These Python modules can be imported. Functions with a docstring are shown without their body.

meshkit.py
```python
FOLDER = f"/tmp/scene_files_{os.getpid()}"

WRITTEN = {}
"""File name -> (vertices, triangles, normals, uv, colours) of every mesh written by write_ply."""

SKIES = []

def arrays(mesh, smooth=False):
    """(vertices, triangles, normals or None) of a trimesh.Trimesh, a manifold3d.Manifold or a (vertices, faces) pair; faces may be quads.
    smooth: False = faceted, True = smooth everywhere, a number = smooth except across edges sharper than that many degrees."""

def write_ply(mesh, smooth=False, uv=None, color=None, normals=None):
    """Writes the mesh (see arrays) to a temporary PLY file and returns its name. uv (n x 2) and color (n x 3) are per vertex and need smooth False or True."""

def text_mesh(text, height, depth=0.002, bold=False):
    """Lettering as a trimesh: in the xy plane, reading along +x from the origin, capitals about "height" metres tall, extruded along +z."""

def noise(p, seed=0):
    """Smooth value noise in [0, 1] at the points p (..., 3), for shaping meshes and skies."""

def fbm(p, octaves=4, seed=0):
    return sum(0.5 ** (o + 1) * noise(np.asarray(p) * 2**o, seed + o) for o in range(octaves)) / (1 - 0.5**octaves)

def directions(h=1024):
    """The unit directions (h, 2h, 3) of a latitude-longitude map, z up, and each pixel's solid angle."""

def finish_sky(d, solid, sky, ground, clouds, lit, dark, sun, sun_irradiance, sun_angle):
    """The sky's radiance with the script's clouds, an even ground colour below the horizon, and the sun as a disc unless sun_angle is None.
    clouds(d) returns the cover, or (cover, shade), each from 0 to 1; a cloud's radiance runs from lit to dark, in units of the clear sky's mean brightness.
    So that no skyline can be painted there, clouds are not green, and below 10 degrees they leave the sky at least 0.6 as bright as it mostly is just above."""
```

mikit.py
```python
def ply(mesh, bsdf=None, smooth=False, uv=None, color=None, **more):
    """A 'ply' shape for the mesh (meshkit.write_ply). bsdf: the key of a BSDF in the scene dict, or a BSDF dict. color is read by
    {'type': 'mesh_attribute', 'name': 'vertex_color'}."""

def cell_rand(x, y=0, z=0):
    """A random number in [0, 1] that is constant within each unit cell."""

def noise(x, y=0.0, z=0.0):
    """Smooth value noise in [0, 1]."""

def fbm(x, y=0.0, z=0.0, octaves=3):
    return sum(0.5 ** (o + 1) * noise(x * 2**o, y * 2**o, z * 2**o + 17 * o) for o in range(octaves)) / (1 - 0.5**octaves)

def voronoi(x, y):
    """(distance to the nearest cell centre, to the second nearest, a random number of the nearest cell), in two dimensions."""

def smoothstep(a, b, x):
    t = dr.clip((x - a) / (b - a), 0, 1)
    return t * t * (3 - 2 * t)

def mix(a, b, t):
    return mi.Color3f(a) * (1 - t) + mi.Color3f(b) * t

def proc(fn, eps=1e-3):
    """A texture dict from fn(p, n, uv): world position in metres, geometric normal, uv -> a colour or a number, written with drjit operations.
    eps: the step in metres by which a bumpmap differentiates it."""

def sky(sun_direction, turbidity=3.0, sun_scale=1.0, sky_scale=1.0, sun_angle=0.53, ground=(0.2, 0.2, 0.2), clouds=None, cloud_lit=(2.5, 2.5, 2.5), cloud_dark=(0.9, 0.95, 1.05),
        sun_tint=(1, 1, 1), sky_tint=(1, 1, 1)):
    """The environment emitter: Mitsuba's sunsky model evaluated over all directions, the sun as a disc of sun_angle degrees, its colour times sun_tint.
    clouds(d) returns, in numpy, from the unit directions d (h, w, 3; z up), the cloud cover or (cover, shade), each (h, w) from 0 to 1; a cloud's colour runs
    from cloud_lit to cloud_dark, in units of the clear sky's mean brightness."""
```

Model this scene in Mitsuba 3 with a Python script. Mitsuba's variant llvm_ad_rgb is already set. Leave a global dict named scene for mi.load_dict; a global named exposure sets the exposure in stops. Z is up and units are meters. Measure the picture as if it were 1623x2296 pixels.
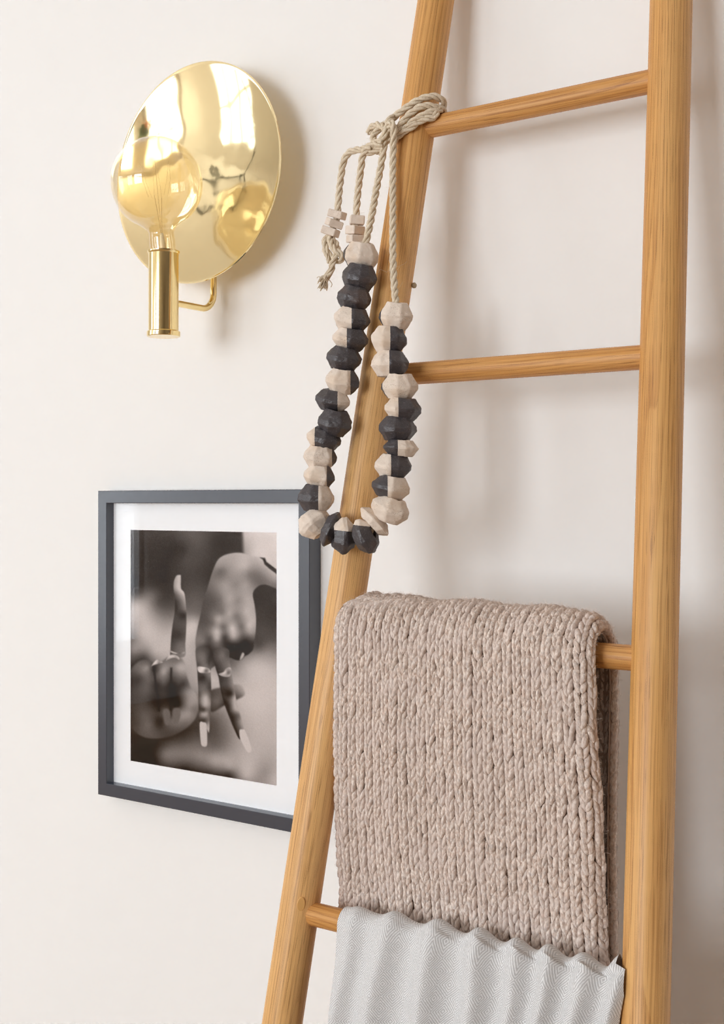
import math, random
import numpy as np, trimesh, shapely
from scipy.interpolate import RBFInterpolator
import drjit as dr, mitsuba as mi
import mikit, meshkit
from mikit import ply, proc, noise, fbm, smoothstep, mix

T = mi.ScalarTransform4f
rng = np.random.default_rng(7)
scene, labels = {}, {}

# ------------------------------------------------------------------ camera
F, HX, HY, VX = 2720.0, 811.0, 1125.0, -3100.0          # focal length in pixels of a 1623 x 2296 frame
A = math.atan(F / (HX - VX)); D, ZC = 1.33, 1.15         # turn against the wall, distance from it, eye height
FW = np.array([-math.sin(A), math.cos(A), 0]); RT = np.array([math.cos(A), math.sin(A), 0]); UP = np.array([0, 0, 1.0])
C0 = np.array([0, -D, ZC])
scene['camera'] = {'type': 'perspective', 'fov_axis': 'x', 'fov': math.degrees(2 * math.atan(811.5 / F)),
                   'principal_point_offset_y': (1148 - HY) / 2296,
                   'to_world': T().look_at(origin=C0.tolist(), target=(C0 + FW).tolist(), up=[0, 0, 1])}
exposure = -0.07

# ------------------------------------------------------------------ daylight: the panes of three tall windows, one in the left wall, two in the front wall
WX, WY = -5.0, -6.0
WIN_LEFT, WIN_FRONT = [(-3.72, -2.1, .44)], [(-4.85, -3.1, .62), (-2.45, -0.35, 1.6)]          # spans along y and along x, and how bright the view outside is
WZ0, WZ1 = 0.3, 2.6
DAY = np.array([7.75, 8.3, 8.75])

# ------------------------------------------------------------------ helpers
def tag(key, label=None, category=None, group=None, kind=None):
    d = labels.setdefault(key, {})
    for k, v in dict(label=label, category=category, group=group, kind=kind).items():
        if v: d[k] = v
used = {}
def free(name):
    n = used.get(name, -1) + 1; used[name] = n
    return name if n == 0 else f'{name}_{n:03d}'
def add(name, mesh, bsdf, parent=None, smooth=False, uv=None, color=None, label=None, category=None, group=None, kind=None, **more):
    key = free(name if parent is None else f'{parent}__{name}')
    scene[key] = ply(mesh, bsdf, smooth=smooth, uv=uv, color=color, **more)
    tag(key, label, category, group, kind)
    return key
def ray(x, y): return FW + (x - HX) / F * RT - (y - HY) / F * UP
def onwall(x, y, e=0.0):
    d = ray(x, y); return C0 + (D - e) / d[1] * d
LN = np.array([0, -1, .1846]); LN /= np.linalg.norm(LN)   # outward normal of the leaning ladder's plane
LP = np.array([0, -.0648, 1.6915])
def at(x, y, off):                                        # point at a distance off in front of the ladder's plane
    d = ray(x, y); return C0 + ((LP + LN * off - C0) @ LN) / (d @ LN) * d
def ladder_y(z): return -.0648 + .1846 * (z - 1.6915)
def box(lo, hi):
    lo, hi = np.minimum(lo, hi), np.maximum(lo, hi)
    m = trimesh.creation.box(extents=hi - lo); m.apply_translation((lo + hi) / 2); return m
def bevel_box(lo, hi, r):
    lo, hi = np.array(lo, float), np.array(hi, float)
    pts = []
    for s in np.ndindex(2, 2, 2):
        c = np.where(s, hi, lo); inn = np.where(s, -1, 1)
        for k in range(3):
            o = inn * r; o[k] = 0; pts.append(c + o)
    return trimesh.convex.convex_hull(np.array(pts))
def cat(ms): return trimesh.util.concatenate(ms)
def spline(P, n):
    P = np.asarray(P, float)
    Q = np.vstack([2 * P[0] - P[1], P, 2 * P[-1] - P[-2]])
    out = []
    for i in range(1, len(Q) - 2):
        t = np.linspace(0, 1, n, endpoint=False)[:, None]
        a, b, c, d = Q[i - 1], Q[i], Q[i + 1], Q[i + 2]
        out.append(.5 * (2 * b + (c - a) * t + (2 * a - 5 * b + 4 * c - d) * t ** 2 + (3 * b - 3 * c + d - a) * t ** 3))
    return np.vstack(out + [P[-1:]])
def resample(P, step):
    s = np.r_[0, np.cumsum(np.linalg.norm(np.diff(P, axis=0), axis=1))]
    t = np.linspace(0, s[-1], max(2, int(s[-1] / step) + 1))
    return np.stack([np.interp(t, s, P[:, k]) for k in range(3)], 1), t
def frames(P):
    tn = np.gradient(P, axis=0); tn /= np.linalg.norm(tn, axis=1, keepdims=True) + 1e-12
    n = np.cross(tn[0], [0.3, .2, .9]); n /= np.linalg.norm(n); N = [n]
    for i in range(1, len(P)):
        n = N[-1] - tn[i] * (N[-1] @ tn[i]); N.append(n / np.linalg.norm(n))
    N = np.array(N); return tn, N, np.cross(tn, N)
def tube(P, r, sides=12, caps=True):
    """(mesh, uv): tube along P with radius r (number or per point); uv = metres around, metres along"""
    P = np.asarray(P, float); n = len(P); r = np.broadcast_to(np.asarray(r, float), (n,))
    _, N, B = frames(P)
    a = np.linspace(0, 2 * np.pi, sides + 1)
    V = P[:, None] + r[:, None, None] * (np.cos(a)[None, :, None] * N[:, None] + np.sin(a)[None, :, None] * B[:, None])
    s = np.r_[0, np.cumsum(np.linalg.norm(np.diff(P, axis=0), axis=1))]
    uv = np.stack([np.broadcast_to(a * r.max(), (n, sides + 1)), np.broadcast_to(s[:, None], (n, sides + 1))], -1).reshape(-1, 2)
    i, j = np.meshgrid(np.arange(n - 1), np.arange(sides), indexing='ij'); q = i * (sides + 1) + j
    F4 = np.stack([q, q + 1, q + sides + 2, q + sides + 1], -1).reshape(-1, 4)
    V = V.reshape(-1, 3)
    Fc = np.vstack([F4[:, [0, 1, 2]], F4[:, [0, 2, 3]]])
    if caps:
        V = np.vstack([V, P[:1], P[-1:]]); uv = np.vstack([uv, uv[:1], uv[-1:]]); c0, c1 = len(V) - 2, len(V) - 1
        j = np.arange(sides); e = (n - 1) * (sides + 1)
        Fc = np.vstack([Fc, np.stack([j + 1, j, j * 0 + c0], 1), np.stack([e + j, e + j + 1, j * 0 + c1], 1)])
    return (V, Fc), uv
def lathe(profile, sides=64, origin=(0, 0, 0), axis=(0, 0, 1)):
    """profile: (radius, height) rows"""
    p = np.asarray(profile, float); axis = np.asarray(axis, float) / np.linalg.norm(axis)
    x = np.cross(axis, [0.31, .9, .2]); x /= np.linalg.norm(x); y = np.cross(axis, x)
    a = np.linspace(0, 2 * np.pi, sides, endpoint=False)
    V = (p[:, None, 0, None] * (np.cos(a)[None, :, None] * x + np.sin(a)[None, :, None] * y) + p[:, None, 1, None] * axis + np.asarray(origin)).reshape(-1, 3)
    i, j = np.meshgrid(np.arange(len(p) - 1), np.arange(sides), indexing='ij')
    q0, q1 = i * sides + j, i * sides + (j + 1) % sides
    F4 = np.stack([q0, q1, q1 + sides, q0 + sides], -1).reshape(-1, 4)
    return (V, np.vstack([F4[:, [0, 1, 2]], F4[:, [0, 2, 3]]]))
def grid_faces(n, m):
    i, j = np.meshgrid(np.arange(n - 1), np.arange(m - 1), indexing='ij'); q = i * m + j
    F4 = np.stack([q, q + 1, q + m + 1, q + m], -1).reshape(-1, 4)
    return np.vstack([F4[:, [0, 1, 2]], F4[:, [0, 2, 3]]])

# ------------------------------------------------------------------ materials
def diffuse(c): return {'type': 'twosided', 'bsdf': {'type': 'diffuse', 'reflectance': c if isinstance(c, dict) else {'type': 'rgb', 'value': list(c)}}}
def princ(c, rough=.5, **kw):
    return {'type': 'twosided', 'bsdf': {'type': 'principled', 'base_color': c if isinstance(c, dict) else {'type': 'rgb', 'value': list(c)}, 'roughness': rough, **kw}}

def wall_col(p, n, uv):
    m = fbm(p.x * 3, p.z * 3, 1.0)
    speck = smoothstep(.985, .995, noise(p.x * 190, p.z * 190, 3.1)) * smoothstep(.75, .8, noise(p.x * 11, p.z * 11, 7.7))
    return mix((.835, .82, .805), (.855, .84, .825), m) * (1 - .25 * speck)
scene['wall_paint'] = diffuse(proc(wall_col))
scene['white_paint'] = diffuse((.84, .835, .825))
scene['taupe_paint'] = diffuse((.36, .31, .27))
scene['cream_paint'] = diffuse((.72, .69, .65))
def floor_col(p, n, uv):
    k = dr.floor(p.x / .14)
    g = fbm(p.x * 60, p.y * 3 + k * 7.3, 0)
    return mix((.34, .235, .15), (.47, .34, .23), g * .7 + .3 * mikit.cell_rand(p.x / .14, dr.floor(p.y / 1.3 + k * .37), 0))
scene['floor_wood'] = diffuse(proc(floor_col))

def oak(seed, hue=0.0):
    def fn(p, n, uv):
        u, v = uv.x + seed * 3.17, uv.y + seed * 1.71
        wob = fbm(u * 11, v * .9, seed)
        ring = wob * 20 + u * 120 + .35 * noise(u * 90, v * 5, seed + 2)
        fr = ring - dr.floor(ring)
        line = smoothstep(.35, .95, fr) * (1 - smoothstep(.95, 1.0, fr))             # late wood
        streak = fbm(u * 520, v * 5, seed + 5)
        fine = noise(u * 1500, v * 13, seed + 9)
        pore = smoothstep(.62, .85, noise(u * 1700, v * 36, seed + 11)) * (.25 + .75 * line)
        patch = fbm(u * 16, v * 1.6, seed + 20)
        c = mix((.655, .352, .118), (.49, .222, .062), .60 * line + .5 * (streak - .45))
        c = mix(c, (.76, .485, .225), smoothstep(.48, .8, patch) * .6)
        c = mix(c, (.45, .205, .06), smoothstep(.52, .25, patch) * .40)
        c = mix(c, (.36, .150, .045), .50 * smoothstep(.5, .8, fine) * (.3 + streak))
        c = mix(c, (.29, .135, .045), .60 * pore)
        return mix(c, c * mi.Color3f(.86, .76, .66), hue)
    return fn
def oak_bsdf(seed): return princ(proc(oak(seed, 0 if seed < 2 else .75)), .40, specular=.32)
for i in range(4): scene[f'oak_{i}'] = oak_bsdf(i)

scene['brass'] = {'type': 'twosided', 'bsdf': {'type': 'principled', 'base_color': {'type': 'rgb', 'value': [.93, .77, .45]}, 'metallic': 1.0, 'roughness': .06}}
scene['brass_bright'] = {'type': 'twosided', 'bsdf': {'type': 'principled', 'base_color': {'type': 'rgb', 'value': [.95, .76, .38]}, 'metallic': 1.0, 'roughness': .09}}
scene['amber_glass'] = {'type': 'thindielectric', 'int_ior': 1.5, 'specular_transmittance': {'type': 'rgb', 'value': [.975, .905, .74]}}
scene['clear_glass'] = {'type': 'thindielectric', 'int_ior': 1.5}
scene['museum_glass'] = {'type': 'thindielectric', 'int_ior': 1.3}
scene['filament_metal'] = princ((.62, .46, .25), .4, metallic=.6)
scene['glass_stem'] = princ((.85, .8, .7), .15, specular=.6)
scene['frame_lacquer'] = princ((.026, .032, .050), .27, specular=1.0)
scene['mat_board'] = diffuse((.87, .88, .905))
scene['print_paper'] = diffuse({'type': 'mesh_attribute', 'name': 'vertex_color'})

def clay_col(p, n, uv):
    g = fbm(p.x * 260, p.y * 260, p.z * 260)
    sp = smoothstep(.70, .84, noise(p.x * 1250, p.y * 1250, p.z * 1250)) * smoothstep(.3, .8, noise(p.x * 60, p.y * 60, p.z * 60))
    tan = smoothstep(.5, .75, fbm(p.x * 45, p.y * 45, p.z * 45 + 5))
    c = mix((.68, .575, .485), (.79, .695, .61), g)
    c = mix(c, (.67, .51, .37), .40 * tan)
    return mix(c, (.33, .235, .17), .75 * sp)
def rough_h(p, n, uv): return fbm(p.x * 500, p.y * 500, p.z * 500) * .0006
def bumped(b, fn, eps=2e-4):
    return {'type': 'twosided', 'bsdf': {'type': 'bumpmap', 'arbitrary': proc(fn, eps), 'scale': 1.0, 'bsdf': b}}
scene['clay'] = bumped({'type': 'diffuse', 'reflectance': proc(clay_col)}, rough_h)
def glaze_col(p, n, uv):
    g = fbm(p.x * 300, p.y * 300, p.z * 300)
    sp = smoothstep(.74, .8, noise(p.x * 1100, p.y * 1100, p.z * 1100))
    rust = smoothstep(.66, .8, fbm(p.x * 40, p.y * 40, p.z * 40))
    c = mix((.030, .025, .029), (.056, .047, .052), g)
    c = mix(c, (.14, .075, .05), .3 * rust)
    return mix(c, (.22, .21, .23), .22 * sp)
scene['dark_glaze'] = bumped({'type': 'principled', 'base_color': proc(glaze_col), 'roughness': .46, 'specular': .75}, rough_h)
def rope_col(p, n, uv):
    g = fbm(p.x * 900, p.y * 900, p.z * 300)
    return mix((.50, .395, .27), (.86, .765, .62), g)
scene['hemp'] = diffuse(proc(rope_col))
def wool_col(p, n, uv):
    g = fbm(p.x * 800, p.y * 800, p.z * 330)
    k = noise(p.x * 620 + 9, p.y * 620, p.z * 230)
    h = fbm(p.x * 55, p.y * 55, p.z * 40)
    c = mix((.50, .385, .325), (.83, .735, .665), smoothstep(.22, .78, g))
    c = mix(c, (.72, .535, .435), .40 * smoothstep(.6, .85, k))
    c = mix(c, (.52, .475, .455), .45 * smoothstep(.42, .16, k))
    return mix(c, (.66, .56, .515), .45 * smoothstep(.4, .7, h))
scene['wool'] = diffuse(proc(wool_col))
scene['wool_fibre'] = diffuse((.72, .62, .55))
scene['wool_core'] = diffuse((.36, .265, .21))
def throw_col(p, n, uv):
    u, v = uv.x, uv.y
    w, h = .0250, .0270
    a, b = u / w, v / h
    fa, fb = dr.abs(a - dr.floor(a) - .5) * 2, dr.abs(b - dr.floor(b) - .5) * 2
    d = fa + fb
    t = dr.sin(d * 2 * np.pi * 4.5 + .9 * (noise(u * 900, v * 900) - .5))
    line = smoothstep(-.35, .55, t)
    thr = .5 + .5 * dr.sin(u * 2 * np.pi / .0011) * dr.sin(v * 2 * np.pi / .0011)
    fz = fbm(u * 700, v * 700, 0)
    c = mix((.53, .525, .525), (.86, .86, .865), line * (.60 + .40 * fz))
    return c * (.84 + .16 * thr + .08 * fz)
scene['throw_weave'] = diffuse(proc(throw_col))

# ------------------------------------------------------------------ the room
X0, X1, Y0, H = WX, 5.0, WY, 2.85
add('floor', box((X0 - .2, Y0 - .2, -.05), (X1 + .2, .12, 0)), 'floor_wood', label='warm oak plank floor below the picture', kind='structure')
add('ceiling', box((X0 - .2, Y0 - .2, H), (X1 + .2, .12, H + .05)), 'white_paint', label='white plaster ceiling of the room', kind='structure')
add('wall_back', box((X0 - .2, 0, 0), (X1 + .2, .12, H)), 'wall_paint', label='smooth off-white painted wall behind the ladder and lamp', kind='structure')
add('wall_right', box((X1, Y0, 0), (X1 + .12, 0, H)), 'taupe_paint', label='taupe side wall away from the windows', kind='structure')
def wall_with_windows(name, q0, q1, wins, put, label, wlabels):
    """put(t, depth, z): a point of the wall, t along it"""
    def bx(t0, t1, d0, d1, z0, z1): return box(put(t0, d0, z0), put(t1, d1, z1))
    ed = [q0] + [t for w in wins for t in w[:2]] + [q1]
    add(name, cat([bx(q0, q1, 0, .12, 0, WZ0), bx(q0, q1, 0, .12, WZ1, H)] + [bx(a, b, 0, .12, WZ0, WZ1) for a, b in zip(ed[::2], ed[1::2])]), 'cream_paint', label=label, kind='structure')
    for (w0, w1, lum), wl in zip(wins, wlabels):
        used['window'] = used.get('window', 0) + 1; win = f"window_{used['window']}"; tag(win, wl, kind='structure')
        ts = np.linspace(w0, w1, 4)
        for t in ts: add('mullion', bx(t - .03, t + .03, .03, .10, WZ0, WZ1), 'white_paint', win)
        for z in (WZ0 + .03, 1.85, WZ1 - .03): add('transom', bx(w0, w1, .04, .09, z - .03, z + .03), 'white_paint', win)
        for a, b in zip(ts[:-1], ts[1:]):
            for c, d in ((WZ0 + .06, 1.82), (1.88, WZ1 - .06)):
                m = trimesh.Trimesh(np.array([put(a + .03, .07, c), put(b - .03, .07, c), put(b - .03, .07, d), put(a + .03, .07, d)]), np.array([[0, 1, 2], [0, 2, 3]]), process=False)
                if m.face_normals[0] @ (np.array([-1, -1.5, 1.4]) - m.centroid) < 0: m.invert()
                add('pane', m, 'clear_glass', win, emitter={'type': 'area', 'radiance': {'type': 'rgb', 'value': (DAY * lum).tolist()}})
wall_with_windows('wall_left', Y0, 0, WIN_LEFT, lambda t, d, z: (X0 - d, t, z), 'cream wall with the tall window nearer the lamp', ['tall white window in the side wall'])
wall_with_windows('wall_front', X0, X1, WIN_FRONT, lambda t, d, z: (t, Y0 - d, z), 'cream wall facing the ladder, with two tall windows', ['tall white window in the corner of the wall facing the ladder', 'tall white window opposite the ladder'])

# ------------------------------------------------------------------ ladder
R0, R1 = np.array([-.4736, -.0648, 1.6915]), np.array([-.4275, -.2544, .6647])
L0, L1 = np.array([-.7787, -.0506, 1.7683]), np.array([-.8440, -.2721, .5686])
def on_line(a, b, z): t = (z - a[2]) / (b[2] - a[2]); return a + t * (b - a)
SR, RR = .0225, .0128
lad = 'ladder'
tag(lad, 'honey oak ladder of round poles leaning against the off-white wall', 'ladder')
def stile(a, b, seed):
    zs = np.r_[np.linspace(.0, 1.915, 90)]
    P = np.array([on_line(a, b, z) for z in zs])
    r = np.full(len(zs), SR); r[-3:] = SR * np.array([.96, .85, .6]); r[0] = SR * .85
    m, uv = tube(P, r, 48)
    return add('stile', m, f'oak_{seed}', lad, smooth=True, uv=uv)
stile(L0, L1, 0); stile(R0, R1, 1)
RZ = [1.602, 1.299, .9957, .690, .386, .083]
for i, z in enumerate(RZ):
    a, b = on_line(L0, L1, z), on_line(R0, R1, z)
    P = a + np.linspace(.0, 1.0, 40)[:, None] * (b - a)
    m, uv = tube(P, RR, 32)
    add('rung', m, f'oak_{2 + i % 2}', lad, smooth=True, uv=uv + [i * .31, i * .77])
# dowel plugs over the tenon of the fourth rung, and the peg behind the stile
def plug(center, nrm, ra, rb):
    nrm = np.asarray(nrm, float) / np.linalg.norm(nrm); up = np.array([0, .18, 1.0]); up -= nrm * (up @ nrm); up /= np.linalg.norm(up); sd = np.cross(up, nrm)
    a = np.linspace(0, 2 * np.pi, 24, endpoint=False)
    V = []
    for s, h in ((1, -.004), (1, .0005), (.9, .0010)):
        V.append(center + s * (ra * np.cos(a)[:, None] * sd + rb * np.sin(a)[:, None] * up) + h * nrm)
    return trimesh.convex.convex_hull(np.vstack(V))
c = on_line(L0, L1, .704)
nr = (C0 - c); nr[2] = 0; nr /= np.linalg.norm(nr)
add('dowel_plug', plug(c + nr * SR, nr, .0045, .0080), princ((.60, .33, .11), .4), lad)
c = on_line(L0, L1, 1.408)
add('peg', lathe([(1e-4, 0), (.0026, 0), (.0034, .001), (.0034, .0035), (.002, .0048), (1e-4, .005)], 20, c + np.array([SR - .0015, .010, 0]), (1, .1, 0)), princ((.36, .28, .18), .5), lad, smooth=40)

# ------------------------------------------------------------------ wall lamp
lamp = 'wall_lamp'
tag(lamp, 'brass wall lamp with a round reflector dish and bare globe bulb', 'wall lamp')
LX = -1.1730
DZ = onwall(436, 388, .057)[2]
RD, ER, SAG = .1555, .057, .025                             # radius of the dish, distance of its rim from the wall, depth
rr = np.linspace(0, 1, 110)
front = [(max(r, 1e-4) * (RD - .004), ER - SAG * (1 - r ** 2.2)) for r in rr]
lip = [(RD - .002, ER + .0006), (RD - .0006, ER + .0006), (RD, ER - .0008), (RD - .001, ER - .0022)]
back = [(max(r, 1e-4) * (RD - .004), ER - .0022 - SAG * (1 - r ** 2.2)) for r in rr[::-1]]
dm = lathe(front + lip + back, 220, (LX, 0, DZ), (0, -1, 0))
dn = meshkit.fbm(dm[0] * np.array([26, 0, 26]) + 3.1, 2, 4) - .5                 # hand-spun metal is never quite even
dm[0][:, 1] += dn * .0011 * np.clip(1 - np.hypot(dm[0][:, 0] - LX, dm[0][:, 2] - DZ) / RD, 0, 1) ** .5
add('reflector_dish', dm, 'brass', lamp, smooth=40)
TE = .1198
tz0, tz1 = onwall(366, 755, TE)[2], onwall(366, 563, TE)[2]
TR = .0205
add('lamp_holder', lathe([(1e-4, tz0), (TR + .0015, tz0), (TR + .0022, tz0 + .001), (TR + .0022, tz0 + .0065), (TR + .0012, tz0 + .0075), (TR, tz0 + .008), (TR, tz1 - .004),
                          (TR + .0008, tz1 - .0035), (TR + .0016, tz1 - .002), (TR + .0016, tz1 - .0005), (TR, tz1), (TR - .002, tz1), (TR - .0025, tz1 - .006), (1e-4, tz1 - .006)], 64, (LX, -TE, 0)), 'brass_bright', lamp, smooth=35)
az = onwall(440, 683, .07)[2]
arm = [(LX, -.0180, DZ)] + [(LX, -.018, z) for z in np.linspace(DZ - .03, az + .026, 8)]
arm += [(LX, -.018 - .024 * (1 - math.cos(t)), az + .024 - .024 * math.sin(t)) for t in np.linspace(.1, np.pi / 2, 12)] + [(LX, -y, az) for y in np.linspace(.046, TE - .01, 6)]
m, _ = tube(np.array(arm), .0046, 20)
add('arm', m, 'brass_bright', lamp, smooth=True)
add('wall_mount', cat([trimesh.Trimesh(*lathe([(1e-4, 0), (.035, 0), (.035, .007), (.033, .009), (.012, .0095), (.011, .030), (1e-4, .030)], 48, (LX, 0, DZ), (0, -1, 0)), process=False)]), 'brass_bright', lamp, smooth=35)
# globe bulb, leaning a little out of its holder
bc = onwall(351, 411, TE + .012)
b0 = np.array([LX, -TE, tz1 - .004])
ax = bc - b0; bl = np.linalg.norm(ax); ax /= bl
BR = .0622
prof = []
for t in np.linspace(0, 1, 14):                              # neck, then shoulder into the globe
    prof.append((.0165 + .0012 * math.sin(t * 3) + .0 * t, t * .028))
th0 = math.radians(146)
sx, sz = BR * math.sin(th0), bl + BR * math.cos(th0)
nx, nz = prof[-1]
for t in np.linspace(.12, .9, 10):
    s = t * t * (3 - 2 * t)
    prof.append((nx + (sx - nx) * (t ** 1.6), nz + (sz - nz) * t))
for t in np.linspace(th0, 0.0, 60): prof.append((max(BR * math.sin(t), 1e-4), bl + BR * math.cos(t)))
bulb = add('bulb', lathe(prof, 96, b0, ax), 'amber_glass', lamp, smooth=True, label='amber glass globe bulb')
zig = []
side = np.cross(ax, [1, .4, 0]); side /= np.linalg.norm(side); oth = np.cross(ax, side)
m1, _ = tube(np.array([b0 + ax * t for t in np.linspace(.004, .028, 6)]), np.array([.0045, .0045, .004, .0036, .003, .0022]), 14)
add('glass_stem', m1, 'glass_stem', bulb, smooth=True)
wires = []
for k in range(6):
    a = k / 6 * 2 * np.pi
    dirv = math.cos(a) * side + math.sin(a) * oth
    lo, hi = b0 + ax * (bl - .018) + dirv * .013, b0 + ax * (bl + .026) + (math.cos(a + .3) * side + math.sin(a + .3) * oth) * .022
    wires.append(trimesh.Trimesh(*tube(np.array([lo, (lo + hi) / 2 + dirv * .002, hi]), .00014, 5)[0], process=False))
wires.append(trimesh.Trimesh(*tube(np.array([b0 + ax * t for t in (.026, bl, bl + .03)]), .0003, 6)[0], process=False))
for s in (-1, 1): wires.append(trimesh.Trimesh(*tube(spline([b0 + ax * .022 + side * .002 * s, b0 + ax * .05 + side * .006 * s, b0 + ax * (bl - .018) + side * .013 * s], 6), .00026, 6)[0], process=False))
add('filament', cat(wires), 'filament_metal', bulb, smooth=True)

# ------------------------------------------------------------------ framed print
pf = 'picture_frame'
tag(pf, 'slim black frame holding a black-and-white photograph of two hands', 'picture frame')
FX0, FX1, FZ0, FZ1, FR, FD = -1.4036, -.9936, .6985, 1.1668, .0190, .0256
def rail(kind):
    o = np.array([[FX0, FZ0], [FX1, FZ0], [FX1, FZ1], [FX0, FZ1]]); i = o + FR * np.array([[1, 1], [-1, 1], [-1, -1], [1, -1]])
    j = {'b': (0, 1), 'r': (1, 2), 't': (2, 3), 'l': (3, 0)}[kind]
    pts = []
    for k in j:
        for q, y in ((o[k], -.001), (i[k], -.001), (o[k], -FD + .0006), (i[k], -FD + .0006), (o[k] + (i[k] - o[k]) * .04, -FD), (i[k] + (o[k] - i[k]) * .04, -FD)):
            pts.append((q[0], y, q[1]))
    return trimesh.convex.convex_hull(np.array(pts))
for k in 'tblr': add('rail', rail(k), 'frame_lacquer', pf)
ME = .0105
PX0, PX1, PZ0, PZ1 = -1.3480, -1.0625, .7545, 1.1070
fi = (FX0 + FR - .004, FX1 - FR + .004, FZ0 + FR - .004, FZ1 - FR + .004)
ring = shapely.box(fi[0], fi[2], fi[1], fi[3]).difference(shapely.box(PX0, PZ0, PX1, PZ1))
mm = trimesh.creation.extrude_polygon(ring, .0012, engine='earcut'); mm.apply_transform(np.array([[1, 0, 0, 0], [0, 0, -1, -ME + .0012], [0, 1, 0, 0], [0, 0, 0, 1.0]]))
add('mat', mm, 'mat_board', pf, label='white passe-partout')
gl = trimesh.Trimesh(np.array([[fi[0], -.0150, fi[2]], [fi[1], -.0150, fi[2]], [fi[1], -.0150, fi[3]], [fi[0], -.0150, fi[3]]]), np.array([[0, 1, 2], [0, 2, 3]]), process=False)
add('glass', gl, 'museum_glass', pf)
add('backboard', box((fi[0], -.0020, fi[2]), (fi[1], -.006, fi[3])), 'mat_board', pf)

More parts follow.
